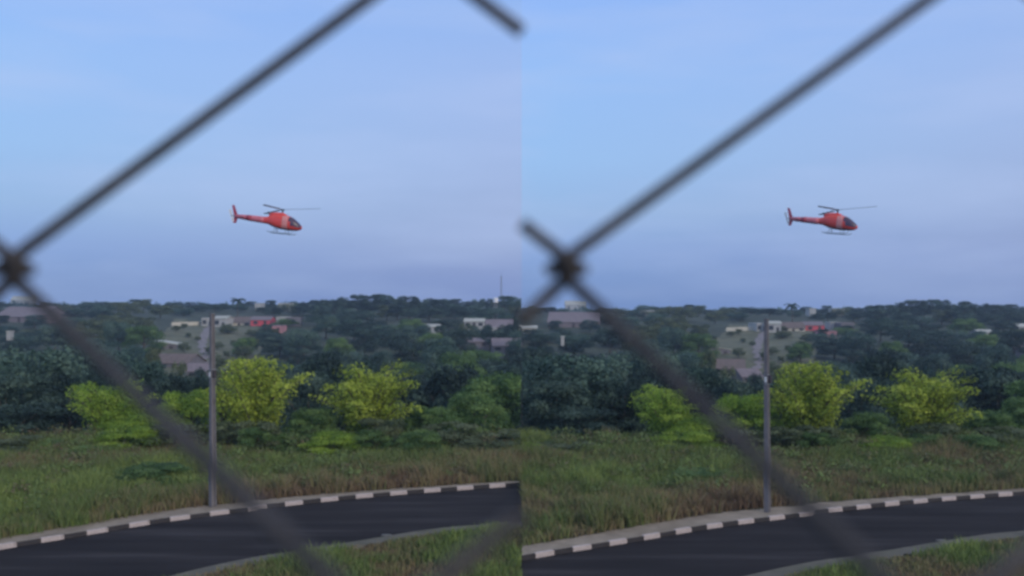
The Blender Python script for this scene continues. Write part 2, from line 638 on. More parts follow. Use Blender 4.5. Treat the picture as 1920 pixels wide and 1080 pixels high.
for side in (-1, 1):
    far, near = LINES[side]
    o_x, o_y = off(side)
    # field behind the kerb
    n = 170000
    u = RNG.uniform(-230, 1180, n)
    y = RNG.uniform(35, 66, n)
    x = (u + o_x - CX) / F * y
    keep = x * side > 0.02
    x, y, u = x[keep], y[keep], u[keep]
    ky = np.interp(x, far[:, 0], far[:, 1])
    wid = np.interp(u, [-100, 250, 380, 480, 700, 1000], [.95, 1.35, 1.4, 1.15, .6, .4]) * 1.06 + .16
    dist = (y - ky) * .9
    keep = dist > wid + RNG.uniform(-.15, .25, len(x))
    x, y, u, dist = x[keep], y[keep], u[keep], dist[keep] - wid[keep]
    n1 = vnoise(x + 200, y + 50, 2.2, 1)
    n2 = vnoise(x + 300, y + 20, .7, 2)
    n3 = vnoise(x + 100, y + 90, 5.5, 3)
    h = .28 + .55 * n1 * np.clip(dist / 2.5, .35, 1) + .3 * n2
    h += .55 * np.exp(-((dist - 1.2) / 1.0) ** 2) * np.clip((n2 - .35) * 2.2, 0, 1)
    g = None
    h *= RNG.uniform(.55, 1.2, len(x)) * (.8 + .6 * vnoise(x + 33, y + 71, 3.4, 8))
    g = np.clip(.41 + dist * .03, 0, .71) + (n3 - .5) * .55 + (n2 - .5) * .42 + RNG.normal(0, .10, len(x))
    vv = HY + H * F / y - o_y
    # greener hollow left of the pole and grey stems under the second yellow tree
    dark = np.exp(-((u - 290) / 80) ** 2 - ((vv - 893) / 16) ** 2)
    g = g + dark * .35
    reed = np.exp(-((u - 720) / 60) ** 2 - ((vv - 835) / 22) ** 2)
    h = h + reed * RNG.uniform(0, 1.0, len(x))
    g = g - reed * .25
    z = np.where(dist < 1.4, .18 - dist * .11, 0) + terrain(x, y, side) * (y > 61)
    V, f, t = blades(x, y, z - .02, h, RNG.uniform(.012, .028, len(x)), np.clip(g, 0, 1))
    o = link('tall_grass', mesh_np('tall_grass', V, f, MAT['grass'], t))
    tag(o, 'tall rough field of green grass and dry brown stems behind the %s-hand kerb' % WORD[side], 'grass', kind='stuff')
    # near verge
    n = 60000
    u = RNG.uniform(-50, 1150, n)
    y = RNG.uniform(25, 39.5, n)
    x = (u + o_x - CX) / F * y
    ny = np.interp(x, near[:, 0], near[:, 1])
    d = ny - y
    keep = (x * side > .02) & (d > .8 + RNG.uniform(-.1, .5, len(x)))
    x, y, d = x[keep], y[keep], d[keep]
    n1 = vnoise(x + 70, y + 10, 1.6, 5)
    n2 = vnoise(x + 170, y + 10, .6, 6)
    h = (.10 + .42 * n1 + .22 * n2) * RNG.uniform(.5, 1.15, len(x)) * np.clip(d / 1.5, .3, 1)
    g = .56 + (n1 - .5) * .75 + (n2 - .5) * .4 + RNG.normal(0, .1, len(x))
    V, f, t = blades(x, y, np.zeros(len(x)) - .01, h, RNG.uniform(.012, .026, len(x)), np.clip(g, 0, 1))
    o = link('verge_grass', mesh_np('verge_grass', V, f, MAT['grass'], t))
    tag(o, 'short green and dry grass on the near verge below the %s-hand road' % WORD[side], 'grass', kind='stuff')


# ------------------------------------------------------------------ trees
def leaf_cloud(lobes, nleaf, size, seed, droop=0.0, flat_=1.0):
    """many leaf-sized kites spread through the outer shells of the lobes; lobes: (x,y,z,r,rz,tint)"""
    r = np.random.default_rng(seed)
    lob = np.array(lobes)
    wgt = lob[:, 3] ** 2
    k = r.choice(len(lob), nleaf, p=wgt / wgt.sum())
    d = r.normal(size=(nleaf, 3))
    d /= np.linalg.norm(d, axis=1)[:, None]
    d[:, 2] = np.where(d[:, 2] < -.35, -d[:, 2] * .7, d[:, 2])
    rad = lob[k, 3] * (1.03 - .5 * r.random(nleaf) ** 2.2) * (1 + .12 * np.sin(d[:, 0] * 7 + k) * np.sin(d[:, 2] * 6 + k * 2))
    c = lob[k, :3] + d * rad[:, None] * np.stack([np.ones(nleaf), np.ones(nleaf), lob[k, 4]], 1)
    nrm = d + r.normal(size=(nleaf, 3)) * .55
    nrm /= np.linalg.norm(nrm, axis=1)[:, None]
    a = np.cross(nrm, r.normal(size=(nleaf, 3)))
    a[:, 2] -= droop
    a /= np.linalg.norm(a, axis=1)[:, None]
    b = np.cross(nrm, a)
    s = size * r.uniform(.6, 1.35, nleaf)[:, None]
    P = np.empty((nleaf, 4, 3))
    P[:, 0] = c - a * s
    P[:, 1] = c + b * s * .55 + nrm * s * .12
    P[:, 2] = c + a * s
    P[:, 3] = c - b * s * .55 + nrm * s * .12
    f = (np.arange(nleaf) * 4)[:, None] + np.array([[0, 1, 2, 3]])
    t = np.clip(lob[k, 5] + r.normal(0, .13, nleaf), 0, 1)
    return P.reshape(-1, 3), f, np.repeat(t, 4)


def make_lobes(seed, n, shape='round', spread=1.0):
    """crown lobes in a tree of height 1 and crown width 1"""
    r = np.random.default_rng(seed)
    out = []
    for i in range(n):
        a = r.uniform(0, 2 * math.pi)
        z = r.uniform(.22, .9)
        if shape == 'round':
            rm = .36 * math.sqrt(max(0, 1 - ((z - .5) / .5) ** 2)) + .02
        elif shape == 'flat':
            z = r.uniform(.45, .9)
            rm = .42 * (1.15 - z * .5)
        elif shape == 'bush':
            z = r.uniform(.12, .78)
            rm = .40 * math.sqrt(max(0, 1 - (z / .92) ** 2)) + .03
        else:
            rm = .30 * (1.1 - z * .6)
        q = rm * math.sqrt(r.uniform(.25, 1))
        lr = r.uniform(.10, .19)
        out.append((math.cos(a) * q, math.sin(a) * q, min(z, .97 - lr), lr, r.uniform(.75, 1.0), r.uniform(.12, .88)))
    out.append((0, 0, .5, .24, 1.1, .3))
    return out


def spike_lobes(seed, n):
    """feathery crown: stems fan out from the base, leaves thickening towards arching tips"""
    r = np.random.default_rng(seed)
    out = []
    stems = []
    for i in range(n):
        a = r.uniform(0, 2 * math.pi)
        reach = r.uniform(.05, .48)
        top = r.uniform(.50, .97) * (1 - .55 * max(0, reach - .22))
        tn = r.uniform(.2, .85)
        pts = []
        for k in range(6):
            s = k / 5
            pts.append((math.cos(a) * reach * s ** 1.2, math.sin(a) * reach * s ** 1.2, top * (1 - (1 - s) ** 1.4) if s < 1 else top * .99))
        stems.append(pts)
        for k in range(1, 11):
            s = .08 + .92 * k / 10
            q = min(4, int(s * 5 - 1e-6))
            f = s * 5 - q
            p = [pts[q][m] * (1 - f) + pts[q + 1][m] * f for m in range(3)]
            p[0] += r.normal(0, .018)
            p[1] += r.normal(0, .018)
            out.append((p[0], p[1], p[2], .125 * (1.15 - .68 * s) * r.uniform(.75, 1.3), 1.15, min(1, max(0, tn + .3 * (s - .6) + r.normal(0, .08)))))
    return out, stems


PROTO = {}


def proto(key, lobes, nleaf, size, seed, mat, stems=None, trunk_r=.02, droop=0.0):
    V, f, t = leaf_cloud(lobes, nleaf, size, seed, droop)
    crown = mesh_np('crown', V, f, MAT[mat], t)
    mb = MB()
    if stems:
        for p in stems:
            mb.tube(p, [.012, .010, .008, .006, .004, .002], 5)
    else:
        r = np.random.default_rng(seed + 99)
        lean = r.uniform(-.04, .04, 2)
        mb.tube([(0, 0, -.05), (lean[0] * .4, lean[1] * .4, .2), (lean[0], lean[1], .45), (lean[0] * 1.5, lean[1] * 1.2, .72)],
                [trunk_r * 1.4, trunk_r, trunk_r * .75, trunk_r * .3], 7)
        for i in range(5):
            a = i * 1.256 + r.uniform(0, .7)
            z0 = r.uniform(.22, .45)
            q = r.uniform(.18, .32)
            mb.tube([(lean[0] * z0, lean[1] * z0, z0), (math.cos(a) * q * .5, math.sin(a) * q * .5, z0 + .12), (math.cos(a) * q, math.sin(a) * q, z0 + .28)],
                    [trunk_r * .6, trunk_r * .4, trunk_r * .15], 5)
    trunk = mesh_np('trunk', mb.v, mb.f, MAT['bark'], smooth=True)
    PROTO[key] = (crown, trunk)


for i in range(4):
    proto('dark%d' % i, make_lobes(10 + i, 30), 8000, .020, 10 + i, 'leaf_dark')
for i in range(3):
    proto('teal%d' % i, make_lobes(20 + i, 34), 9000, .018, 20 + i, 'leaf_teal')
for i in range(3):
    proto('olive%d' % i, make_lobes(30 + i, 22, 'round'), 4200, .026, 30 + i, 'leaf_olive')
for i in range(2):
    proto('green%d' % i, make_lobes(40 + i, 36, 'bush'), 12000, .016, 40 + i, 'leaf_green')
for i in range(3):
    l, s = spike_lobes(50 + i, 46)
    proto('yellow%d' % i, l, 28000, .0140, 50 + i, 'leaf_yellow', s, droop=.35)
for i in range(2):
    proto('lime%d' % i, make_lobes(60 + i, 40, 'bush'), 15000, .0145, 60 + i, 'leaf_lime')
l, s = spike_lobes(57, 46)
proto('fresh0', l, 28000, .0140, 57, 'leaf_lime', s, droop=.35)
proto('umbrella0', make_lobes(70, 20, 'flat'), 4200, .026, 70, 'leaf_dark')
proto('umbrella1', make_lobes(71, 20, 'flat'), 4200, .026, 71, 'leaf_teal')


# broad-leaved weeds tangled through the tall grass
for side in (-1, 1):
    far, near = LINES[side]
    rw = np.random.default_rng(31)
    lob = []
    while len(lob) < 900:
        u, y = rw.uniform(-120, 1100), rw.uniform(38, 62)
        x = (u + off(side)[0] - CX) / F * y
        dd = (y - np.interp(x, far[:, 0], far[:, 1])) * .9
        if x * side < .6 or dd < 2.2:
            continue
        if rw.random() > .25 + .75 * min(1, (y - 44) / 16):
            continue
        r = rw.uniform(.22, .6) * (1 + .5 * (y > 57))
        lob.append((x, y, r * rw.uniform(.3, .9) + float(terrain(x, y, side)), r, rw.uniform(.7, 1.1), rw.uniform(.1, .9)))
    V, f, t = leaf_cloud(lob, 34000, .085, 41)
    ok = (V.reshape(-1, 4, 3)[:, :, 0] * side > 0.01).all(1)
    V, t = V.reshape(-1, 4, 3)[ok].reshape(-1, 3), t.reshape(-1, 4)[ok].ravel()
    tag(link('weeds', mesh_np('weeds', V, np.arange(len(V)).reshape(-1, 4), MAT['leaf_weed'], t)), 'leafy green and grey-brown weeds tangled through the tall grass, %s half' % WORD[side], 'weeds', kind='stuff')


def palm_mesh():
    P, T = MB(), MB()
    r = random.Random(3)
    T.tube([(0, 0, -.03), (.02, 0, .4), (.015, .01, .74)], [.022, .016, .013], 7)
    for i in range(13):
        a = i * 2.4
        e = r.uniform(.1, 1.1)
        L_ = r.uniform(.26, .36)
        pts = []
        for k in range(6):
            s = k / 5
            pts.append(Vector((math.cos(a) * L_ * s * math.cos(e * .6), math.sin(a) * L_ * s * math.cos(e * .6), .74 + L_ * s * math.sin(e) - .22 * s * s)))
        side_ = Vector((-math.sin(a), math.cos(a), 0))
        for k in range(5):
            wa = .055 * math.sin(math.pi * (k + .4) / 6.2)
            wb = .055 * math.sin(math.pi * (k + 1.4) / 6.2)
            dr = Vector((0, 0, -.02))
            P.add([pts[k] - side_ * wa + dr, pts[k], pts[k + 1], pts[k + 1] - side_ * wb + dr], [(0, 1, 2, 3)])
            P.add([pts[k], pts[k] + side_ * wa + dr, pts[k + 1] + side_ * wb + dr, pts[k + 1]], [(0, 1, 2, 3)])
    PROTO['palm'] = (mesh_np('crown', P.v, P.f, MAT['leaf_dark'], tint=[.3] * len(P.v)), mesh_np('trunk', T.v, T.f, MAT['bark']))


palm_mesh()


def trimmed(me, mw, side):
    """a crown that reaches across the plot boundary is cut back along it"""
    n = len(me.vertices)
    co = np.empty(n * 3, np.float32)
    me.vertices.foreach_get('co', co)
    co = co.reshape(-1, 3)
    x = (np.c_[co, np.ones(n)] @ np.array(mw).T)[:, 0] * side
    if x.min() >= 0:
        return me
    k = 4
    ok = (x.reshape(-1, k) > 0).all(1)
    if not ok.any():
        return None
    t = np.empty(n, np.float32)
    me.attributes['tint'].data.foreach_get('value', t)
    V = co.reshape(-1, k, 3)[ok].reshape(-1, 3)
    f = np.arange(len(V)).reshape(-1, k)
    return mesh_np('crown', V, f, me.materials[0], t.reshape(-1, k)[ok].ravel())


def tree(name, key, p, h, w, side, label, cat='tree', group=None, rz=None):
    rz = random.uniform(0, 6.28) if rz is None else rz
    if p.x * side < -w * .12:
        return None
    rz -= math.atan2(p.x, p.y)
    crown, trunk = PROTO[key]
    mw = Matrix.Translation(p) @ Matrix.Rotation(rz, 4, 'Z') @ Matrix.Diagonal((w, w, h, 1))
    if abs(p.x) < w * .75 and key != 'palm':
        crown = trimmed(crown, mw, side)
        if crown is None:
            return None
    t = empty(name, p, rz, label=label, cat=cat, group=group)
    t.scale = (w, w, h)
    link('crown', crown, t)
    if p.x * side > w * .05:
        link('trunk', trunk, t)
    return t


WID = {'yellow': 1.24, 'fresh': 1.3, 'lime': 1.2, 'green': 1.2}


def key_tree(name, key, u0, u1, vtop, vbase, d, side, label, cat='tree', group=None, sink=0.0, rz=None):
    """a tree standing at distance d whose crown spans u0..u1 and rises to vtop"""
    a = at((u0 + u1) / 2, vbase, d, side)
    top = at((u0 + u1) / 2, vtop, d, side).z
    g = float(terrain(a.x, a.y, side))
    base = min(a.z, top - .5) if sink else g
    base = min(base, g) if base > g and not sink else base
    w = (u1 - u0) / F * d * WID.get(key[:-1], 1.12)
    return tree(name, key, Vector((a.x, d, base)), top - base, w * 1.06, side, label, cat, group, rz)


FILL = []
ORDN = ['leftmost high', 'upper left', 'leftmost', 'middle left', 'upper right', 'central right', 'far right', 'lower far right', 'lower right', 'near-pole', 'lowest', 'topmost', 'track-side', 'nearest']
for side in (-1, 1):
    s = WORD[side] + '-hand'
    # the bright trees and bushes standing along the back of the field
    key_tree('yellow_tree', 'yellow0', 400, 556, 664, 838, 61, side, 'tallest yellow-green feathery tree, just right of the %s pole' % s, group='yellow trees behind the field', rz=.4)
    key_tree('yellow_tree', 'yellow1', 606, 778, 680, 832, 62, side, 'broad yellow-green tree, second to the right of the %s pole' % s, group='yellow trees behind the field', rz=2.0)
    key_tree('lime_bush', 'fresh0', 150, 272, 708, 842, 62, side, 'pointed lime-green bush under the fence wire, left of the %s pole' % s, 'bush', 'bright bushes behind the field')
    key_tree('lime_bush', 'lime1', 205, 325, 758, 850, 60.5, side, 'low lime-green bush beneath the fence wire left of the %s pole' % s, 'bush', 'bright bushes behind the field')
    key_tree('lime_bush', 'lime1', 305, 412, 716, 830, 63, side, 'rounded lime-green bush touching the left edge of the %s pole' % s, 'bush', 'bright bushes behind the field')
    key_tree('green_bush', 'green0', 540, 632, 756, 830, 61, side, 'mid-green rounded bush between the two yellow trees right of the %s pole' % s, 'bush', 'bright bushes behind the field')
    key_tree('green_bush', 'green1', 764, 858, 752, 832, 62, side, 'grey-green low bush to the right of the second yellow tree, %s half' % s, 'bush', 'bright bushes behind the field')
    key_tree('green_bush', 'green0', 840, 940, 726, 830, 64, side, 'green spreading bush at the right end of the field, %s half' % s, 'bush', 'bright bushes behind the field')
    key_tree('green_tree', 'green1', 855, 1000, 682, 830, 70, side, 'mid-green leafy tree at the right end of the field, %s half' % s, 'tree', 'green trees behind the field')
    key_tree('low_bush', 'green0', 196, 296, 790, 850, 59, side, 'dark green low bush at the foot of the lime bushes, %s half' % s, 'bush')
    key_tree('low_shrub', 'green1', 225, 345, 866, 908, 48.2, side, 'dark green low shrub in the grass left of the %s pole' % s, 'shrub')
    key_tree('grey_bush', 'olive1', 445, 530, 786, 850, 57.5, side, 'grey-green tangled bush at the foot of the tallest yellow tree, %s half' % s, 'bush')
    key_tree('grey_bush', 'olive2', 665, 760, 782, 845, 58.5, side, 'grey-brown tangled bush at the foot of the broad yellow tree, %s half' % s, 'bush')
    # the dark trees at the left edge of each plot
    key_tree('dark_tree', 'teal0', -70, 150, 640, 845, 74, side, 'large dark teal tree filling the left edge of the %s half' % s, group='large dark trees on the left')
    key_tree('dark_tree', 'dark1', 60, 200, 690, 845, 70, side, 'dark tree right of the large teal one, left edge of %s half' % s, group='large dark trees on the left')
    key_tree('dark_tree', 'dark2', -60, 70, 700, 845, 67, side, 'lower dark tree before the large teal one, left edge of %s half' % s, group='large dark trees on the left')
    key_tree('dark_tree', 'dark0', -20, 110, 752, 850, 64, side, 'lowest dark bushy tree behind the grass, left edge of the %s half' % s, group='large dark trees on the left')
    key_tree('dark_tree', 'dark3', -250, -60, 630, 845, 74, side, 'dark tree beyond the left edge of the %s half' % s, group='large dark trees on the left')
    key_tree('dark_tree', 'teal1', 130, 260, 640, 800, 96, side, 'dark teal tree above the lime bush, %s half' % s, group='dark valley trees')
    key_tree('dark_tree', 'teal2', 215, 330, 668, 800, 90, side, 'dark teal tree behind the fence wire left of the %s pole' % s, group='dark valley trees')
    key_tree('dark_tree', 'dark1', 290, 395, 692, 800, 84, side, 'dark round tree right behind the %s pole, left of it' % s, group='dark valley trees')
    key_tree('dark_tree', 'dark0', 520, 630, 690, 800, 82, side, 'dark tree in the gap between the two yellow trees, %s half' % s, group='dark valley trees')
    key_tree('umbrella_tree', 'umbrella1', 640, 722, 668, 790, 100, side, 'grey-blue dome-shaped tree above the broad yellow tree, %s half' % s, group='dark valley trees')
    key_tree('umbrella_tree', 'umbrella0', 760, 905, 676, 800, 88, side, 'wide grey-blue spreading tree right of the broad yellow tree, %s half' % s, group='dark valley trees')
    # uneven shrub edge where the field meets the trees
    rb = random.Random(21)
    PLACE = ['below the dark trees', 'at the left end of the field', 'left of the lime bushes', 'under the pointed lime bush', 'at the foot of the fence wire', 'left of the pole',
             'beside the pole', 'under the tallest yellow tree', 'right of the tallest yellow tree', 'below the mid-green bush', 'under the broad yellow tree',
             'right of the broad yellow tree', 'below the grey-green bush', 'below the green tree', 'at the right end of the field']
    for k_, u_ in enumerate([-60, 20, 110, 175, 250, 335, 425, 488, 560, 625, 700, 790, 850, 915, 975]):
        wpx = rb.uniform(70, 125)
        hpx = rb.uniform(34, 62) if k_ > 3 else rb.uniform(18, 34)
        d_ = rb.uniform(55.5, 59.5)
        vb_ = HY + H / d_ * F
        kk = rb.choice(['green0', 'green1', 'lime0', 'lime1', 'olive0', 'olive1', 'green0'])
        key_tree('field_shrub', kk, u_ - wpx / 2, u_ + wpx / 2, vb_ - hpx, vb_, d_, side,
                 '%s shrub growing up through the grass %s, %s half' % ({'g': 'green', 'l': 'lime-green', 'o': 'grey-green'}[kk[0]], PLACE[k_], s), 'shrub', 'shrubs along the back of the field', rz=k_ * 1.3)
    HOUSE_TREES = [(905, 606, 44, 'teal0', 262, 'before the long white house'), (952, 612, 40, 'dark1', 258, 'before the mauve-roofed house'), (872, 604, 30, 'olive1', 270, 'left of the long white house'),
                   (828, 608, 26, 'dark2', 268, 'right of the small white house'), (330, 672, 42, 'olive0', 150, 'before the brown-roofed house'), (372, 684, 34, 'dark3', 148, 'by the foot of the track'),
                   (288, 646, 34, 'olive2', 170, 'left of the pale slanting roof'), (500, 606, 24, 'dark0', 300, 'before the red house'), (66, 588, 40, 'teal1', 330, 'before the long mauve shed'), (2, 590, 30, 'dark2', 330, 'at the left end of the mauve shed')]
    for (u_, vt_, w_, kk, d_, where) in HOUSE_TREES:
        a_ = at(u_, vt_, d_, side)
        g_ = float(terrain(a_.x, d_, side))
        tree('house_tree', kk, Vector((a_.x, d_, g_ - .2)), max(2.2, a_.z - g_ + .2), w_ / F * d_ * 1.15, side, '%s tree standing %s, %s half' % ({'t': 'teal-green', 'd': 'dark', 'o': 'olive-green'}[kk[0]], where, s),
             group='trees among the hillside houses')
    # on the clearing
    q = on_hill(460, 668, side)
    tree('olive_tree', 'green1', q, 40 / F * q.y, 52 / F * q.y, side, 'small round dark green tree alone on the pale clearing right of the %s pole' % s)
    key_tree('olive_tree', 'olive0', 402, 482, 668, 800, 92, side, 'sparse olive tree behind the tallest yellow tree, %s half' % s, group='dark valley trees')
    rq = random.Random(9)
    for k_, (u_, v_) in enumerate([(330, 622), (352, 634), (300, 628), (345, 662), (420, 626), (436, 648), (470, 632), (478, 652), (425, 672), (408, 656), (455, 686), (345, 618), (371, 640), (393, 668)]):
        q = on_hill(u_, v_, side)
        hh = rq.uniform(1.6, 3.2)
        tree('scrub_bush', 'olive%d' % (k_ % 3), q, hh, hh * rq.uniform(1.2, 1.7), side, '%s olive scrub bush scattered on the pale clearing around the %s pole' % (ORDN[k_], s), 'bush', 'scrub bushes on the clearing', rz=k_)
    q = on_hill(446, 606, side)
    tree('palm_tree', 'palm', q, 58 / F * q.y, 58 / F * q.y, side, 'palm with ragged fronds against the sky right of the %s pole top' % s, 'palm')

    # the wooded valley and hillside
    rs = random.Random(5)
    rows = [(92, 9.5, 8.5), (108, 10, 9), (128, 10, 9), (150, 9.5, 9), (176, 9, 9.5), (204, 8.6, 10), (236, 8, 10), (272, 7.2, 10.5), (312, 6.4, 10.5), (348, 6.0, 10.5), (384, 5.8, 11), (420, 5.4, 11)]
    for d, hh, ww in rows:
        step = ww * (.84 if d < 300 else .98) / d * F
        uu = -150 - rs.uniform(0, step)
        while uu < 1080:
            uu += step * rs.uniform(.75, 1.25)
            dd = d * rs.uniform(.95, 1.06)
            h = hh * rs.uniform(.75, 1.2)
            w = ww * rs.uniform(.8, 1.2)
            k = rs.random()
            kr = rs.randrange(4)
            rz = rs.uniform(0, 6.28)
            a = at(uu, 600, dd, side)
            g = float(terrain(a.x, dd, side))
            vt = HY - (g + h - H) / dd * F - off(side)[1]
            vb = HY - (g - H) / dd * F - off(side)[1]
            # keep the clearing, the houses and the track open
            if 272 < uu < 402 and 150 < dd < 342:
                continue
            if 402 <= uu < 492 and 150 < dd < 342:
                h *= .45
                w *= .6
                k = 2.0
            if 255 < uu < 500 and dd <= 150 and vt < 690:
                h *= max(.35, (vb - 694) / max(1, vb - vt))
            if dd >= 342 and (315 < uu < 580):
                if dd < 380:
                    continue
                h *= .75
            if dd > 240 and (-90 < uu < 100) and vt < 612:
                if dd < 330 or dd > 380 and 0 < uu < 80:
                    h *= .5
                else:
                    continue
            if 255 < dd < 342 and (470 < uu < 575 and vt < 622):
                h *= .45
            if 235 < dd < 325 and (785 < uu < 990) and vt < 640:
                if rs.random() < .12:
                    continue
                h *= .8
            if k > 1:
                kind = 'olive%d' % (kr % 3)
            elif 150 < uu < 340 and dd > 190:
                kind = 'olive%d' % (kr % 3) if k < .75 else 'teal%d' % (kr % 3)
            elif dd > 260:
                kind = ('teal%d' % (kr % 3)) if k < .4 else ('dark%d' % kr if k < .85 else 'olive%d' % (kr % 3))
            else:
                kind = ('dark%d' % kr) if k < .6 else (('teal%d' % (kr % 3)) if k < .9 else 'umbrella%d' % (kr % 2))
            if 120 < dd < 330 and not (k > 1) and rs.random() < .13:
                kind = 'green%d' % (kr % 2)
            word = {'g': 'bright green', 'd': 'dark blue-green', 't': 'dull teal-green', 'o': 'olive-green', 'u': 'spreading dark'}[kind[0]]
            t_ = tree('%s_tree' % {'g': 'leafy', 'd': 'dark', 't': 'dark', 'o': 'olive', 'u': 'umbrella'}[kind[0]], kind, Vector((a.x, dd, g - .2)), h, w, side,
                      None, group='%s trees of the %s hillside' % (word, s), rz=rz)
            if t_:
                FILL.append((side, word, dd, uu, t_))
    # the ridge against the sky: crown tops follow the skyline
    SKY = [(-150, 566), (90, 570), (170, 571), (190, 564), (260, 563), (300, 571), (420, 570), (500, 564), (560, 568), (590, 560), (640, 558), (655, 550), (690, 549), (720, 556), (800, 558), (850, 566), (905, 563), (930, 552), (978, 554), (1080, 556)]
    uu = -110
    i = 0
    while uu < 1000:
        near_r = 545 < uu < 820 or uu > 905
        d = rs.uniform(385, 430) if near_r else rs.uniform(440, 520)
        uu += (rs.uniform(15, 25) if near_r else rs.uniform(14, 24))
        if 20 < uu < 76 or 150 < uu < 192:
            continue
        vt = poly_interp(SKY, uu) + rs.uniform(-6.5, 3)
        a = at(uu, vt, d, side)
        g = float(terrain(a.x, d, side))
        h = max(2.2, a.z - g)
        w = min(11, h * rs.uniform(.95, 1.3)) if near_r else rs.uniform(7, 10)
        kind = ('dark%d' % (i % 4)) if (i % 3 or 560 < uu < 720) else 'teal%d' % (i % 3)
        i += 1
        t_ = tree('ridge_tree', kind, Vector((a.x, d, g - .3)), h + .3, w, side, None, group='ridge trees of the %s half' % s)
        if t_:
            FILL.append((side, 'dark', 999, uu, t_))
    # far wood on the horizon
    rr = np.random.default_rng(11)
    lob = []
    for k in range(230):
        d = rr.uniform(640, 980)
        u = rr.uniform(-160, 1060)
        a = at(u, 571 + rr.uniform(-4, 4), d, side)
        if a.x * side < 3:
            continue
        lob.append((a.x, a.y, min(a.z, 12) - 3.5, rr.uniform(3.5, 6), .9, rr.uniform(.2, .8)))
    V, f, t = leaf_cloud(lob, 16000, .9, 77)
    tag(link('far_wood', mesh_np('far_wood', V, f, MAT['leaf_teal'], t)), 'far wood fading to blue along the horizon, %s half' % s, 'wood', kind='stuff')

ORD = ['leftmost', 'second', 'third', 'fourth', 'fifth', 'sixth', 'seventh', 'eighth', 'ninth', 'tenth', 'eleventh', 'twelfth', 'thirteenth', 'fourteenth', 'fifteenth', 'sixteenth', 'seventeenth', 'eighteenth', 'nineteenth', 'twentieth', 'penultimate', 'last']
ZONES = [(140, 'by the left edge'), (300, 'behind the fence wire'), (410, 'behind the pole'), (560, 'behind the tallest yellow tree'), (640, 'between the yellow trees'),
         (790, 'above the broad yellow tree'), (9999, 'by the right end')]
cell = {}
for side, word, d, u, t_ in FILL:
    zone = next(z for lim, z in ZONES if u < lim)
    tier = 'on the skyline' if d == 999 else ('deep in the valley' if d < 120 else ('low on the slope' if d < 190 else ('halfway up' if d < 290 else 'high up')))
    cell.setdefault((side, word, zone, tier), []).append((u, t_))
for (side, word, zone, tier), lst in cell.items():
    lst.sort(key=lambda q: q[0])
    for k, (u, t_) in enumerate(lst):
        t_['label'] = '%s %s tree %s %s, %s half' % (ORD[min(k, 21)], word, tier, zone, WORD[side])

# ------------------------------------------------------------------ clearings, track and houses on the hillside
def drape(name, outline, side, mat, lift):
    """ground patch following the hillside, outlined by points of the view"""
    o = np.array(outline, float)
    vs_ = np.linspace(o[0, 0], o[-1, 0], 40)
    K = 14
    v = []
    for q in vs_:
        wb = 3 * math.sin(q * .7) + 2 * math.sin(q * 1.9 + 1)
        ua, ub = np.interp(q, o[:, 0], o[:, 1]) + wb, np.interp(q, o[:, 0], o[:, 2]) - wb
        for k in range(K + 1):
            p = on_hill(ua + (ub - ua) * k / K, q, side)
            v.append((p.x, p.y, float(terrain(p.x, p.y, side)) + lift))
    f = [(i * (K + 1) + k, i * (K + 1) + k + 1, (i + 1) * (K + 1) + k + 1, (i + 1) * (K + 1) + k) for i in range(len(vs_) - 1) for k in range(K)]
    return tag(link(name, mesh_np(name, v, f, mat, smooth=True)), kind='structure')


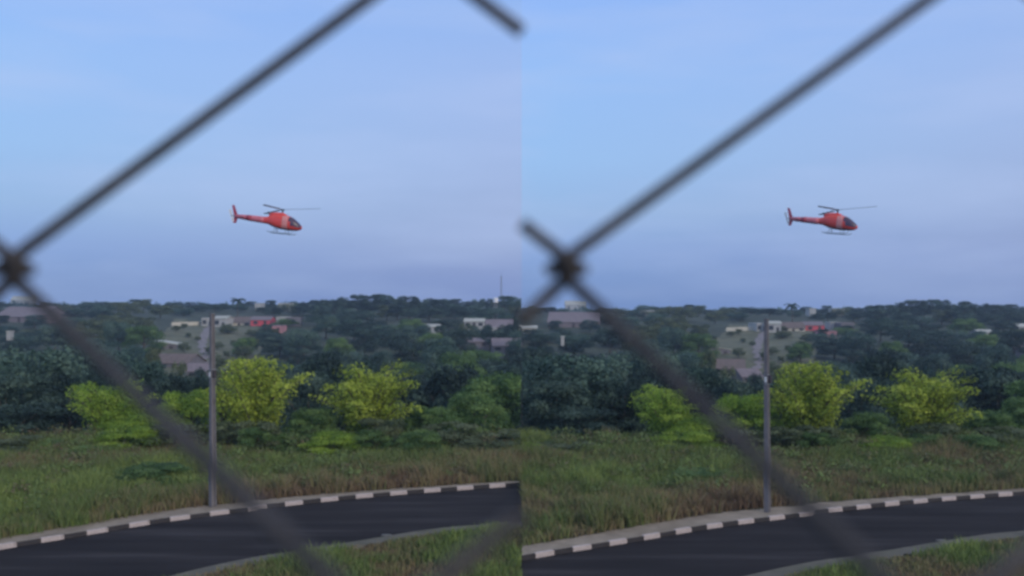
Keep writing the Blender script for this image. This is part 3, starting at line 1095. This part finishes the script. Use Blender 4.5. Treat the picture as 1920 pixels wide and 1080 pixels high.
def house(side, u, v, wpx, hpx, wall, roof, label, kind='gable', depth=7.0, rz=0.0, cat='house', wins=2, door=True, roofpx=None, group='houses on the hillside', name='house', d=None):
    if d is None:
        p = on_hill(u, v, side)
    else:
        p = at(u, v, d, side)
    if abs(p.x) < .2:
        return
    w = wpx / F * p.y
    h = hpx / F * p.y
    rh = (roofpx or 0) / F * p.y
    t = empty(name, (p.x, p.y + depth / 2, p.z - .25), rz, label=label, cat=cat, group=group)
    mb = MB()
    x0, x1, y0, y1 = -w / 2, w / 2, -depth / 2, depth / 2
    ov = .35
    if kind == 'flat':
        mb.box(x0, x1, y0, y1, -1.5, h + .25)
        mb.build('wall', MAT[wall], t)
        r = MB()
        r.box(x0 - .15, x1 + .15, y0 - .15, y1 + .15, h + .252, h + .45)
        r.build('roof', MAT[roof], t)
    elif kind == 'gable':        # ridge along x: the roof slope faces the viewer
        z0 = h + .25
        mb.add([(x0, y0, -1.5), (x1, y0, -1.5), (x1, y1, -1.5), (x0, y1, -1.5), (x0, y0, z0), (x1, y0, z0), (x1, y1, z0), (x0, y1, z0), (x0, 0, z0 + rh * .98), (x1, 0, z0 + rh * .98)],
               [(0, 1, 5, 4), (2, 3, 7, 6), (1, 2, 6, 9, 5), (3, 0, 4, 8, 7)])
        mb.build('wall', MAT[wall], t)
        r = MB()
        k = rh / (depth / 2)
        for sg in (-1, 1):
            a = (x0 - ov, sg * (depth / 2 + ov), z0 - k * ov + .03)
            b = (x1 + ov, sg * (depth / 2 + ov), z0 - k * ov + .03)
            c = (x1 + ov, 0, z0 + rh + .03)
            e = (x0 - ov, 0, z0 + rh + .03)
            up = Vector((0, 0, .14))
            vs = [Vector(q) for q in (a, b, c, e)]
            r.add(vs + [q + up for q in vs], [(0, 3, 2, 1), (4, 5, 6, 7), (0, 1, 5, 4), (1, 2, 6, 5), (3, 0, 4, 7)])
        r.build('roof', MAT[roof], t)
    else:                         # mono: single pitch rising to one side
        z0 = h * .55 + .25
        z1 = h + .25
        mb.add([(x0, y0, -1.5), (x1, y0, -1.5), (x1, y1, -1.5), (x0, y1, -1.5), (x0, y0, z1), (x1, y0, z0), (x1, y1, z0), (x0, y1, z1)],
               [(0, 1, 5, 4), (2, 3, 7, 6), (1, 2, 6, 5), (3, 0, 4, 7), (4, 5, 6, 7)])
        mb.build('wall', MAT[wall], t)
        r = MB()
        a = [Vector(q) for q in ((x0 - ov, y0 - ov, z1 + .08), (x1 + ov, y0 - ov, z0 + .02), (x1 + ov, y1 + ov, z0 + .02), (x0 - ov, y1 + ov, z1 + .08))]
        up = Vector((0, 0, .15))
        r.add(a + [q + up for q in a], [(0, 3, 2, 1), (4, 5, 6, 7), (0, 1, 5, 4), (1, 2, 6, 5), (2, 3, 7, 6), (3, 0, 4, 7)])
        r.build('roof', MAT[roof], t)
    zt = (h if kind != 'mono' else h * .55) + .25
    n = wins + (1 if door else 0)
    for i in range(n):
        cx = x0 + w * (i + .5) / n
        if door and i == n // 2:
            m = MB()
            m.box(cx - .5, cx + .5, y0 - .05, y0 + .02, .2, min(2.2, zt - .3))
            m.build('door', MAT['door'], t)
        else:
            z_a, z_b = zt * .38, min(zt * .78, zt - .25)
            fr = MB()
            hw = min(.75, w / n * .3)
            fr.box(cx - hw - .1, cx + hw + .1, y0 - .06, y0 + .02, z_a - .1, z_b + .1)
            fo = fr.build('window', MAT['w_grey'], t)
            pn = MB()
            pn.box(cx - hw, cx + hw, y0 - .075, y0 - .03, z_a, z_b)
            pn.build('pane', MAT['pane'], fo)
    return t


for side in (-1, 1):
    s = WORD[side] + '-hand'
    drape('hillside_field', [(598, 330, 480), (612, 318, 486), (628, 300, 490), (648, 285, 490), (668, 272, 488), (690, 262, 486), (712, 262, 484)], side, MAT['field'], .12)
    drape('dirt_track', [(603, 389, 399), (612, 388, 399), (622, 380, 396), (636, 371, 389), (652, 372, 386), (668, 378, 391), (684, 372, 386), (700, 354, 372)], side, MAT['track'], .24)
    drape('bare_bank', [(566, 76, 112), (574, 70, 150), (584, 84, 168), (596, 92, 150)], side, MAT['field'], .2)
    house(side, 175, 583, 30, 10, 'w_white', 'r_pale', 'white flat-roofed house on the skyline left of the fence wire, %s half' % s, 'flat', 8, 0, wins=1)
    house(side, 40, 570, 40, 12, 'w_white', 'r_pale', 'bluish-white house on the skyline just below the fence crossing, %s half' % s, 'gable', 9, 0, roofpx=7, wins=2)
    house(side, 40, 604, 96, 10, 'r_mauve', 'r_mauve', 'long grey-mauve shed with a broad roof below the fence crossing, %s half' % s, 'gable', 16, -.12, roofpx=18, wins=2, cat='shed', name='shed')
    house(side, 15, 626, 6, 4, 'w_white', 'r_pale', 'tiny white hut among dark trees at the left end of the %s half' % s, 'flat', 2, 0, wins=0, door=False, cat='hut', name='hut', d=240)
    house(side, 385, 612, 20, 15, 'w_white', 'w_white', 'white boxy house behind the top of the %s pole, left part' % s, 'flat', 7, .2, wins=1)
    house(side, 414, 614, 24, 17, 'w_white', 'r_pale', 'white house with a sheet roof right of the top of the %s pole' % s, 'gable', 7, -.1, roofpx=4, wins=1)
    house(side, 448, 611, 44, 6, 'w_cream', 'r_brown', 'low cream house with a brown tiled roof under the palm, %s half' % s, 'gable', 8, 0, roofpx=10, wins=2)
    house(side, 488, 611, 36, 11, 'w_red', 'r_mauve', 'bright red house on the hillside right of the palm, %s half' % s, 'gable', 8, 0, roofpx=6, wins=1)
    house(side, 513, 625, 32, 14, 'w_pink', 'r_mauve', 'pink house below the red one on the hillside, %s half' % s, 'flat', 6, 0, wins=1)
    house(side, 527, 609, 18, 14, 'w_white', 'r_pale', 'narrow white house right of the red house, %s half' % s, 'flat', 7, 0, wins=0)
    house(side, 548, 612, 27, 16, 'w_grey', 'r_mauve', 'grey house with one dark window, right end of the red house row, %s half' % s, 'flat', 7, .1, wins=1, door=False)
    house(side, 308, 655, 40, 15, 'w_grey', 'r_pale', 'house with a pale slanting roof in the clearing left of the %s pole' % s, 'mono', 7, .1, wins=1)
    house(side, 322, 690, 78, 9, 'w_grey', 'r_brown', 'wide brown-roofed house in the clearing left of the %s pole' % s, 'gable', 8, -.2, roofpx=15, wins=3)
    house(side, 366, 706, 40, 10, 'w_grey', 'r_mauve', 'small mauve-roofed house at the foot of the track by the %s pole' % s, 'gable', 6, .2, roofpx=12, wins=1)
    house(side, 696, 592, 12, 6, 'w_white', 'r_pale', 'tiny white house among the trees above the broad yellow tree, %s half' % s, 'flat', 5, 0, wins=0, d=372)
    house(side, 810, 621, 26, 8, 'w_white', 'r_pale', 'small white house in the trees right of the middle of the %s half' % s, 'gable', 6, 0, roofpx=4, wins=1, d=300)
    house(side, 889, 614, 36, 11, 'w_white', 'r_pale', 'long white house, leftmost of the cluster at the right end of the %s half' % s, 'gable', 7, 0, roofpx=5, wins=2, d=310)
    house(side, 936, 624, 50, 11, 'w_grey', 'r_mauve', 'broad mauve-roofed house in the white cluster, right end of the %s half' % s, 'gable', 9, 0, roofpx=13, wins=2, d=296)
    house(side, 926, 625, 10, 10, 'w_white', 'w_white', 'bright white cube hut before the mauve roof, right end of the %s half' % s, 'flat', 3, 0, wins=0, door=False, cat='hut', name='hut', d=284)
    house(side, 963, 618, 26, 6, 'w_cream', 'r_pale', 'low cream house, last of the cluster at the right end of the %s half' % s, 'gable', 6, 0, roofpx=4, wins=1, d=318)
    house(side, 893, 648, 44, 7, 'w_grey', 'r_mauve', 'low grey house half hidden by trees below the white cluster, %s half' % s, 'gable', 6, .15, roofpx=6, wins=1, d=246)
    house(side, 948, 660, 52, 12, 'w_grey', 'r_mauve', 'dull mauve-roofed house, lowest of the cluster, right end of the %s half' % s, 'gable', 8, .1, roofpx=12, wins=2, d=236)
    house(side, 484, 577, 12, 8, 'w_white', 'r_pale', 'small white house behind the palm on the far ridge, %s half' % s, 'flat', 6, 0, wins=0, door=False, d=436)
    house(side, 533, 577, 24, 8, 'w_white', 'r_pale', 'pale house on the far ridge above the red house, %s half' % s, 'flat', 6, 0, wins=1, door=False, d=438)
    # pale wall on the slope
    a, b = on_hill(322, 612, side), on_hill(382, 610, side)
    wl = MB()
    n_ = (b - a).normalized().cross(Vector((0, 0, 1))) * .1
    up = Vector((0, 0, 1.5))
    dn = Vector((0, 0, -.4))
    wl.add([a - n_ + dn, b - n_ + dn, b + n_ + dn, a + n_ + dn, a - n_ + up, b - n_ + up, b + n_ + up, a + n_ + up],
           [(4, 5, 6, 7), (0, 1, 5, 4), (1, 2, 6, 5), (2, 3, 7, 6), (3, 0, 4, 7)])
    tag(wl.build('garden_wall', MAT['w_cream']), 'long low pale wall across the slope left of the %s pole top' % s, 'wall')
    # mast on the ridge
    q = at(940, 556, 420, side)
    g = float(terrain(q.x, 420, side))
    top = at(940, 518, 420, side).z
    ms = empty('radio_mast', (q.x, 420, g), label='thin lattice mast on the ridge near the right end of the %s half' % s, cat='mast', group='ridge masts')
    lm = MB()
    hh = top - g
    cor = [(.5, .3), (-.5, .3), (0, -.55)]
    for (cx, cy) in cor:
        lm.tube([(cx, cy, -.5), (cx * .5, cy * .5, hh)], .055, 5)
    lm.build('lattice_leg', MAT['metal'], ms)
    br = MB()
    for k in range(14):
        z0, z1 = hh * k / 14, hh * (k + 1) / 14
        for j in range(3):
            c0, c1 = cor[j], cor[(j + 1) % 3]
            f0, f1 = 1 - .5 * k / 14, 1 - .5 * (k + 1) / 14
            br.tube([(c0[0] * f0, c0[1] * f0, z0), (c1[0] * f1, c1[1] * f1, z1)], .032, 4)
    br.build('brace', MAT['metal'], ms)
    an = MB()
    an.tube([(0, 0, hh - .1), (0, 0, hh + 1.6)], .06, 5)
    an.build('antenna', MAT['metal'], ms)
    # white water tank on the ridge
    q = at(929, 567, 405, side)
    g = float(terrain(q.x, 405, side))
    tk = empty('water_tank', (q.x, 405, g), label='white water tank raised among the ridge trees, right end of the %s half' % s, cat='water tank', group='ridge water tanks')
    m = MB()
    zt = at(929, 567, 405, side).z - g
    m.tube([(0, 0, zt), (0, 0, zt + 1.9)], 1.15, 14)
    m.tube([(0, 0, zt + 1.902), (0, 0, zt + 2.2)], [1.2, .5], 14)
    m.build('tank', MAT['white'], tk)
    m = MB()
    for a_ in range(4):
        m.tube([(.8 * math.cos(a_ * 1.57 + .7), .8 * math.sin(a_ * 1.57 + .7), -.3), (.8 * math.cos(a_ * 1.57 + .7), .8 * math.sin(a_ * 1.57 + .7), zt - .002)], .12, 6)
    m.build('stand', MAT['metal'], tk)
house(1, -47, 616, 26, 11, 'w_cream', 'r_pale', 'cream house with a pale roof at the left end of the right-hand half', 'gable', 6, 0, roofpx=4, wins=1, d=300)


# ------------------------------------------------------------------ concrete poles at the kerb
for side in (-1, 1):
    s = WORD[side]
    base = flat(399, 950, side, .19)
    hgt = at(396.5, 590, base.y, side).z - base.z
    p = empty('utility_pole', base, math.radians(-38), label='grey concrete pole with a recessed side standing at the kerb, %s-hand of the two' % s, cat='pole', group='concrete poles')
    mb = MB()
    prof = []
    rows = 12
    vs, fs = [], []
    for i in range(rows + 1):
        k = i / rows
        a, b = .135 - .045 * k, .115 - .04 * k       # half depth, half width
        t = a * .36
        r = b * .72
        pr = [(-b, -a), (b, -a), (b, -a + t), (b - r, -a + t + .03), (b - r, a - t - .03), (b, a - t), (b, a), (-b, a), (-b, a - t), (-b + r, a - t - .03), (-b + r, -a + t + .03), (-b, -a + t)]
        z = hgt * k - (.3 if i == 0 else 0)
        lean = -.055 * k
        vs += [(x + lean, y, z) for x, y in pr]
    n = 12
    for i in range(rows):
        for k in range(n):
            fs.append((i * n + k, i * n + (k + 1) % n, (i + 1) * n + (k + 1) % n, (i + 1) * n + k))
    fs.append(tuple(range(rows * n, rows * n + n)))
    mb.add(vs, fs)
    mb.build('shaft', MAT['concrete'], p)
    zb = hgt * .665
    bd = MB()
    k = .665
    a, b = .135 - .045 * k + .010, .115 - .04 * k + .010
    for z in (zb, zb + .42):
        for (x0, x1, y0, y1) in ((-b, b, -a, -a + .01), (-b, b, a - .01, a), (-b, -b + .01, -a + .011, a - .011), (b - .01, b, -a + .011, a - .011)):
            bd.box(x0 - .036, x1 - .036, y0, y1, z, z + .04)
    bd.build('metal_band', MAT['metal'], p)
    pl = MB()
    pl.box(-.09, .02, -a - .02, -a - .003, zb + .09, zb + .34)
    pl.build('number_plate', MAT['tag'], p)
    bx = MB()
    bx.box(b - .03, b + .08, -.06, .07, zb + .05, zb + .41)
    bx.build('junction_box', MAT['door'], p)
    cp = MB()
    cp.box(-.14, .03, -.10, .10, hgt + .002, hgt + .06)
    cp.build('cap', MAT['concrete'], p)

# pale litter on the road
for side in (-1, 1):
    q = flat(724, 1004, side, .034)
    bm = bmesh.new()
    bmesh.ops.create_icosphere(bm, subdivisions=2, radius=.13)
    rr = random.Random(4)
    for v in bm.verts:
        v.co = Vector((v.co.x * 1.7, v.co.y * .9, max(0, v.co.z) * .45)) * rr.uniform(.75, 1.2)
    me = bpy.data.meshes.new('litter')
    bm.to_mesh(me)
    bm.free()
    me.materials.append(MAT['litter'])
    tag(link('litter', me, None, q), 'pale crumpled scrap lying on the asphalt near the verge, %s-hand road' % WORD[side], 'litter', 'scraps on the road')


# ------------------------------------------------------------------ helicopter
ST = np.array([  # x, z centre, half height, half width
    (3.16, -1.66, .03, .03), (3.08, -1.66, .20, .26), (2.85, -1.62, .42, .50), (2.45, -1.52, .66, .72), (1.95, -1.36, .88, .88), (1.4, -1.22, 1.03, .95),
    (.7, -1.14, 1.10, .97), (-.2, -1.10, 1.08, .95), (-.9, -1.06, .98, .88), (-1.5, -1.04, .80, .74), (-2.0, -1.06, .58, .56), (-2.45, -1.10, .50, .48), (-2.8, -1.10, .45, .43)])[::-1]


def fus(x, th, k=1.0):
    zc, hh, hw = (np.interp(x, ST[:, 0], ST[:, j]) for j in (1, 2, 3))
    c, s = math.cos(th), math.sin(th)
    e = .78
    return Vector((x, hw * k * math.copysign(abs(c) ** e, c), zc + hh * k * math.copysign(abs(s) ** e, s)))


def skin(x0, x1, t0, t1, nx=8, nth=8, k=1.0, wrap=False, xs=None):
    m = MB()
    xs = xs if xs is not None else np.linspace(x0, x1, nx)
    ts = np.linspace(t0, t1, nth)
    vs = [fus(x, t, k) for x in xs for t in ts]
    f = []
    for i in range(len(xs) - 1):
        for j in range(nth - 1):
            f.append((i * nth + j, (i + 1) * nth + j, (i + 1) * nth + j + 1, i * nth + j + 1))
    m.add(vs, f)
    return m


def thick_patch(x0, x1, t0, t1, k=1.015, nx=8, nth=8):
    """a panel standing a little proud of the hull, with its own rim"""
    a = skin(x0, x1, t0, t1, nx, nth, k)
    b = skin(x0, x1, t0, t1, nx, nth, .985)
    m = MB()
    m.add(a.v, a.f)
    n = nth
    rim = [i * n for i in range(nx)] + [(nx - 1) * n + j for j in range(1, n)] + [i * n + n - 1 for i in range(nx - 2, -1, -1)] + [j for j in range(n - 2, 0, -1)]
    vs = [a.v[i] for i in rim] + [b.v[i] for i in rim]
    L_ = len(rim)
    m.add(vs, [(i, (i + 1) % L_, L_ + (i + 1) % L_, L_ + i) for i in range(L_)])
    return m


R = math.radians


def make_helicopter():
    h = empty('helicopter')
    m = skin(0, 0, 0, 2 * math.pi, nth=29, xs=np.concatenate([np.linspace(-2.8, 2.4, 22), [2.6, 2.75, 2.9, 3.0, 3.08, 3.13, 3.16]]))
    m.build('fuselage', MAT['red'], h, smooth=True)
    thick_patch(1.5, 3.1, R(-14), R(194), 1.02, 14, 20).build('windscreen', MAT['glass'], h, smooth=True)
    thick_patch(1.2, 1.5, R(8), R(60), 1.02, 4, 8).build('door_window', MAT['glass'], h, smooth=True)
    thick_patch(1.2, 1.5, R(120), R(172), 1.02, 4, 8).build('door_window', MAT['glass'], h, smooth=True)
    for t0, t1 in ((R(-50), R(52)), (R(128), R(230))):
        d = thick_patch(.25, 1.1, t0, t1, 1.02, 6, 12)
        o = d.build('door', MAT['door_pale'], h, smooth=True)
        q = MB()
        tm = (t0 + t1) / 2
        c = fus(.4, tm, 1.04)
        q.box(c.x - .08, c.x + .08, c.y - .03, c.y + .03, c.z - .02, c.z + .02)
        q.build('handle', MAT['dark_rotor'], o)
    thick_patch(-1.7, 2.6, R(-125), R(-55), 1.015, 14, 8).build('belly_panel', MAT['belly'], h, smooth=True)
    # engine cowling on the roof
    cw = MB()
    secs = [(.75, -.18, .05, .30), (.55, .0, .15, .38), (.1, .08, .20, .42), (-.8, .06, .20, .44), (-1.4, -.05, .22, .40), (-1.9, -.25, .22, .30)]
    vs, f = [], []
    n = 12
    for x, zc, hh, hw in secs:
        for k in range(n):
            t = 2 * math.pi * k / n
            c, s_ = math.cos(t), math.sin(t)
            vs.append((x, hw * math.copysign(abs(c) ** .6, c), zc - .12 + (hh + .12) * math.copysign(abs(s_) ** .6, s_)))
    for i in range(len(secs) - 1):
        for k in range(n):
            f.append((i * n + k, (i + 1) * n + k, (i + 1) * n + (k + 1) % n, i * n + (k + 1) % n))
    f += [tuple(range(n)), tuple((len(secs) - 1) * n + k for k in range(n))[::-1]]
    cw.add(vs, f)
    cw.build('engine_cowling', MAT['red'], h, smooth=True)
    ex = MB()
    ex.tube([(-1.55, 0, -.02), (-1.95, 0, .02), (-2.2, 0, .06)], [.17, .19, .18], 12)
    ex.build('exhaust', MAT['dark_rotor'], h, smooth=True)
    # tail
    tb = MB()
    tb.tube([(-2.55, 0, -1.10), (-3.2, 0, -1.08), (-5.0, 0, -1.02), (-7.0, 0, -.98)], [.50, .50, .42, .28], 14)
    tb.build('tail_boom', MAT['boom_red'], h, smooth=True)
    mk = MB()
    mk.tube([(-4.45, 0, -1.04), (-5.25, 0, -1.012)], [.455, .415], 14)
    mk.build('dark_marking', MAT['fin_red'], h, smooth=True)

    def fin(pts, half):
        n_ = len(pts)
        q = MB()
        q.add([(x, -half, z) for x, z in pts] + [(x, half, z) for x, z in pts],
              [tuple(range(n_)), tuple(range(2 * n_ - 1, n_ - 1, -1))] + [((i + 1) % n_, i, n_ + i, n_ + (i + 1) % n_) for i in range(n_)])
        return q
    fin([(-6.55, -.92), (-7.25, .62), (-7.62, .66), (-7.15, -.9)], .05).build('tail_fin', MAT['fin_red'], h)
    fin([(-6.5, -1.02), (-7.1, -1.02), (-7.15, -2.0), (-6.75, -2.05)], .045).build('lower_fin', MAT['fin_red'], h)
    sb = MB()
    for y0, y1 in ((-1.25, -.13), (.13, 1.25)):
        sb.box(-5.95, -5.5, y0, y1, -1.04, -.98)
    sb.build('stabilizer', MAT['boom_red'], h)
    tr = MB()
    tr.tube([(-7.05, 0, -.98), (-7.4, -.1, -.98), (-7.42, -.38, -.98)], .07, 8)
    hub = tr.build('tail_rotor', MAT['dark_rotor'], h)
    for sg in (-1, 1):
        b = MB()
        mt = Matrix.Translation((-7.42, -.33, -.98)) @ Matrix.Rotation(R(68), 4, 'Y') @ Matrix.Rotation(R(12), 4, 'X')
        b.box(.10 * sg if sg > 0 else -.93, .93 if sg > 0 else -.10, -.015, .015, -.17, .17, mt)
        b.build('blade', MAT['white'], hub)
    # rotor
    ma = MB()
    ma.tube([(0, 0, .12), (0, 0, .78)], [.13, .10], 10)
    ma.tube([(0, 0, .64), (0, 0, .82)], [.26, .24], 10)
    ma.build('rotor_mast', MAT['dark_rotor'], h, smooth=True)
    for k in range(3):
        ang = R(14 + 120 * k)
        b = MB()
        mt = Matrix.Translation((0, 0, .76)) @ Matrix.Rotation(R(-9), 4, 'Y') @ Matrix.Rotation(ang, 4, 'Z') @ Matrix.Rotation(R(-.8), 4, 'Y') @ Matrix.Rotation(R(13), 4, 'X')
        b.box(.28, 1.1, -.09, .09, -.03, .03, mt)
        b.box(1.102, 5.5, -.17, .17, -.02, .025, mt)
        b.build('rotor_blade', MAT['rotor'], h)
    # skids
    for sg in (-1, 1):
        k_ = MB()
        y = 1.05 * sg
        k_.tube([(-1.75, y, -2.78), (-1.2, y, -2.82), (1.2, y, -2.82), (1.85, y, -2.75), (2.15, y, -2.54)], .05, 8)
        k_.build('landing_skid', MAT['skid'], h, smooth=True)
    for x in (-.75, 1.0):
        k_ = MB()
        k_.tube([(x, -1.05, -2.77), (x, -.85, -2.5), (x, -.5, -2.2), (x, .5, -2.2), (x, .85, -2.5), (x, 1.05, -2.77)], .045, 8)
        k_.build('skid_strut', MAT['skid'], h, smooth=True)
    an = MB()
    an.tube([(-.4, 0, -2.2), (-.5, 0, -2.55)], .02, 5)
    an.tube([(.9, 0, -.05), (.75, 0, .25)], .02, 5)
    an.build('antenna', MAT['dark_rotor'], h)
    return h


def copy_tree(o, parent=None):
    c = o.copy()
    C.objects.link(c)
    if parent:
        c.parent = parent
    for ch in o.children:
        copy_tree(ch, c)
    return c


heli = make_helicopter()
for side in (-1, 1):
    o = heli if side < 0 else copy_tree(heli)
    v0 = 402.5 if side < 0 else 392.5 + .3
    o.location = at(529.5 if side < 0 else 1570 - 1040, v0, 136, side)
    o.rotation_euler = (R(-1.5), R(6.2), R(1) if side < 0 else R(-33))
    tag(o, 'small red helicopter with pale skids flying nose-down, %s-hand of the two' % WORD[side], 'helicopter', 'red helicopters in the sky')


# ------------------------------------------------------------------ chain-link fence right in front of the lens
def catmull(pts, n=10):
    P = [pts[0]] + list(pts) + [pts[-1]]
    out = []
    for i in range(1, len(P) - 2):
        for k in range(n):
            t = k / n
            a, b, c, d = P[i - 1], P[i], P[i + 1], P[i + 2]
            out.append(.5 * ((2 * b) + (c - a) * t + (2 * a - 5 * b + 4 * c - d) * t * t + (3 * b - a - 3 * c + d) * t ** 3))
    out.append(Vector(P[-2]))
    return out


def clip_strand(pts, side):
    """runs of the strand lying inside this panel; the panels are trimmed where they butt together"""
    runs, cur = [], []
    for i, p in enumerate(pts):
        inside = p.x * side > 0
        if i and (pts[i - 1].x * side > 0) != inside:
            a, b = pts[i - 1], p
            q = a.lerp(b, a.x / (a.x - b.x))
            if inside:
                cur = [q]
            else:
                cur.append(q)
                runs.append(cur)
                cur = []
        if inside:
            cur.append(p)
    if len(cur) > 1:
        runs.append(cur)
    return [r for r in runs if len(r) > 1]


def fence(side):
    # crossings of the mesh: column, row -> (u, v, distance); the mesh leans, its foot nearer the lens
    du, dv = (-2, -10) if side > 0 else (0, 0)

    def node(c, r):
        # odd rows are shifted by half a cell
        d = {-3: .1, -2: .1, -1: .1, 0: .1, 1: .060, 2: .052, 3: .048}[r]
        v = {-3: -1245, -2: -662, -1: -100, 0: 505, 1: 1205, 2: 2080, 3: 3000}[r]
        hw = {1: 692, 2: 760}.get(r, 760)
        u = 25 + hw * c + ((9 if side < 0 else 24) if r == -1 else 0)
        return u + du, v + dv, d

    rad = .00074
    t = empty('chain_link_fence', at(450, 505, .1, side), label='rusty grey chain-link mesh close to the lens, %s-hand of the two panels' % WORD[side], cat='fence', group='chain-link panels')
    # a strand zigzags between columns c and c+1; its bends hook into the neighbouring strands
    for c in range(-2, 3):
        pts = []
        for r in range(-3, 4):
            k = c + ((r - c) % 2)        # column of the bend on this row
            u, v, d = node(k, r)
            s_ = 1 if k > c else -1      # bend to the right or to the left
            fr = .0010 * s_
            f_ = .1 / d
            pts.append(at(u - s_ * 26 * f_, v - 40 * f_, d - fr * .4, side))
            pts.append(at(u - s_ * 4 * f_, v - 19 * f_, d - fr, side))
            pts.append(at(u - s_ * 4 * f_, v + 19 * f_, d + fr, side))
            pts.append(at(u - s_ * 26 * f_, v + 40 * f_, d + fr * .4, side))
        runs = clip_strand(catmull(pts, 12), side)
        for rn in runs:
            m = MB()
            m.tube(rn, rad, 12)
            m.v = [(x - t.location.x, y - t.location.y, z - t.location.z) for x, y, z in m.v]
            m.build('wire_strand', MAT['wire'], t, smooth=True)
    return t


for side in (-1, 1):
    fence(side)

# ------------------------------------------------------------------ haze
hz = MB()
hz.box(-1420, 1420, -130, 1270, -26, 48)
hm = bpy.data.materials.new('haze')
hm.use_nodes = True
hm.node_tree.nodes.clear()
pv = N(hm.node_tree, 'ShaderNodeVolumePrincipled')
pv.inputs['Color'].default_value = (.62, .80, 1.0, 1)
pv.inputs['Density'].default_value = .00036
pv.inputs['Anisotropy'].default_value = .2
ho = N(hm.node_tree, 'ShaderNodeOutputMaterial')
hm.node_tree.links.new(pv.outputs[0], ho.inputs['Volume'])
hb = hz.build('haze', hm)
tag(hb, kind='stuff')
